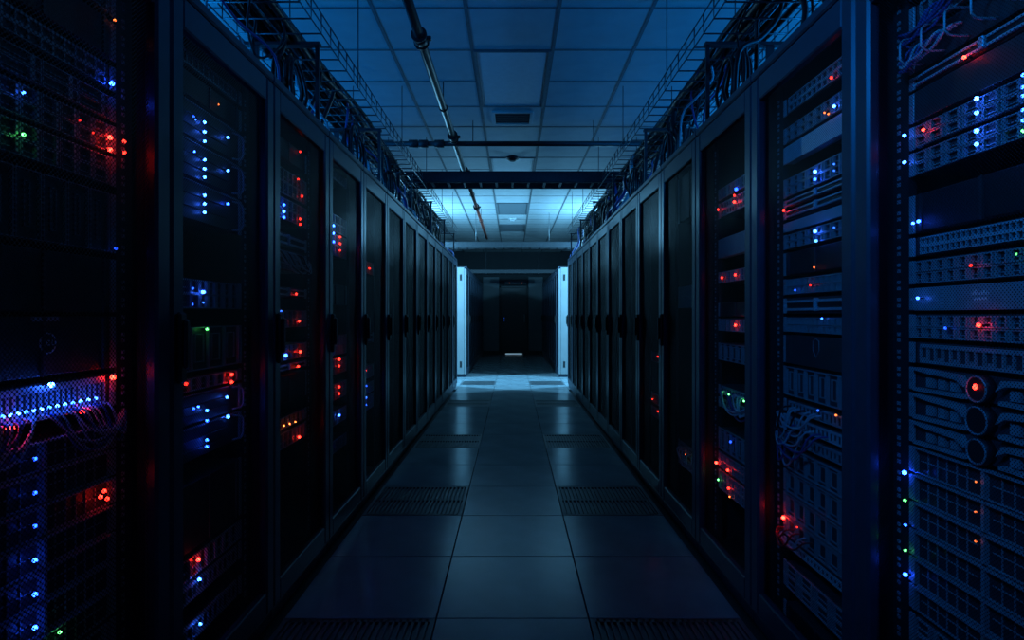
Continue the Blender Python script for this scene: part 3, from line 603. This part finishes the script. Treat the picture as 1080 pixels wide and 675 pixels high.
patch(3, 414, DR3, 9, 0.12, -0.2, 0.2, 0.09, ['cablegrey', 'cableblue'], 'patch cable arching below the green-lit switch in the third right cabinet', 'patch cables in the third right cabinet', 0.004)
patch(4, 477, DR4, 6, 0.12, -0.2, 0.2, 0.08, ['cablegrey'], 'patch cable below the low switch in the fourth right cabinet', 'patch cables in the fourth right cabinet', 0.004)

# ------------------------------------------------------------------ overhead basket trays and cables
TZ = H + 1.40; TX0, TX1 = 0.95, 1.37
for side, sn in ((-1, 'left'), (1, 'right')):
    t = thing('cable_tray', 'wire basket cable tray hung above the cabinets of the %s front row' % sn, 'cable tray', (0, 0, TZ), 0, 'basket trays over the front rows')
    c = MB().tube([(side * TX0, 0, 0.10), (side * TX0, 0, 0.0), (side * TX1, 0, 0.0), (side * TX1, 0, 0.10)], 0.0045, 5).mesh('cross_wire', M['wire'])
    for q in range(64): link('cross_wire', c, t, (0, 0.7 + q * 0.15, 0))
    for x, z in ((TX0, 0.10), (TX0, 0.05), (TX0, 0.0), (TX0 + 0.105, 0), (TX0 + 0.21, 0), (TX0 + 0.315, 0), (TX1, 0), (TX1, 0.05), (TX1, 0.10)):
        obj('long_wire', MB().tube([(side * x, 0.6, z), (side * x, 10.3, z)], 0.0036, 5), M['wire'], t)
    for q in range(7):
        y = 1.63 + q * 1.412
        obj('support_post', MB().box(side * 1.0 - 0.01, side * 1.0 + 0.01, y - 0.006, y + 0.006, RH - TZ, 0.0).box(side * 1.32 - 0.02, side * 1.32 + 0.02, y - 0.006, y + 0.006, RH - TZ, 0.0).box(side * 0.985 if side > 0 else -1.4, 1.4 if side > 0 else -0.985, y - 0.02, y + 0.02, -0.02, -0.004), M['ladder'], t)
    for q in range(6):
        y = 2.2 + q * 1.45
        obj('hanger_rod', MB().tube([(side * TX0, y, 0), (side * TX0, y, CEIL - TZ)], 0.004, 5).tube([(side * TX1, y, 0), (side * TX1, y, CEIL - TZ)], 0.004, 5), M['wire'], t)
    for q in range(10):
        x = TX0 + 0.18 + (q % 5) * 0.045; z = TZ + 0.03 + (q // 5) * 0.05
        P = [(side * (x + random.uniform(-0.02, 0.02)), 0.6 + j * 0.485, z + random.uniform(-0.012, 0.02)) for j in range(21)]
        tag(obj('trunk_cable', MB().tube(smooth_path(P, 3), random.uniform(0.014, 0.024), 7), M['cable']), 'thick dark trunk cable lying lengthwise in the %s overhead tray' % sn, 'cable', 'trunk cables in the %s tray' % sn)
    for q in range(66):
        y = 0.95 + (q + random.random() * 0.8) * 0.138; x0 = random.choice([TX0 + 0.16, TX0 + 0.2, TX0 + 0.26, TX0 + 0.32]); y1 = y + random.uniform(-0.45, 0.45)
        x1 = random.uniform(1.0, 1.3); lo = random.uniform(0.10, 0.3); mt = random.choice(['cable'] * 9 + ['cableblue', 'cableblue', 'cablegrey'])
        P = [(side * x0, y - 0.18, TZ + 0.06), (side * (x0 + 0.01), y, TZ + 0.02), (side * (x0 + random.uniform(-0.03, 0.05)), y + (y1 - y) * 0.2, TZ - lo * 0.6), (side * (x0 + x1) / 2, (y + y1) / 2, TZ - lo - 0.05), (side * x1, y1, max(RH + 0.04, TZ - lo - 0.12)), (side * x1, y1 + 0.05, RH + 0.0)]
        tag(obj('drop_cable', MB().tube(smooth_path(P, 4), random.choice([0.006, 0.008, 0.012, 0.018]), 6), M[mt]), '%s cable drooping from the %s overhead tray to the cabinet roofs' % ({'cable': 'dark', 'cableblue': 'blue', 'cablegrey': 'grey'}[mt], sn), 'cable', '%s cables dropping from the %s tray' % ({'cable': 'dark', 'cableblue': 'blue', 'cablegrey': 'grey'}[mt], sn))
    for q, y in enumerate((1.9, 2.95, 4.1, 5.3, 6.6, 7.7, 8.6)):
        mb = MB(); cx = 1.06
        for j in range(5):
            R = 0.13 + random.uniform(-0.02, 0.02); oy = random.uniform(-0.03, 0.03); oz = random.uniform(-0.02, 0.02)
            mb.tube([(side * (cx + j * 0.022 + 0.01 * math.sin(a * PI / 6)), y + oy + R * math.cos(a * PI / 9), RH + 0.19 + oz + R * 1.05 * math.sin(a * PI / 9)) for a in range(18)], 0.009, 6, closed=True)
        tag(obj('cable_coil', mb, M['cable']), 'dark coil of spare cable standing on the cabinet roofs, %s in the %s row' % (['first', 'second', 'third', 'fourth', 'fifth', 'sixth', 'seventh'][q], sn), 'cable coil', 'cable coils on the %s row' % sn)
for o in bpy.data.objects:
    if o.name.startswith('rail_nuts'): o.name = 'cage_nut_strip'
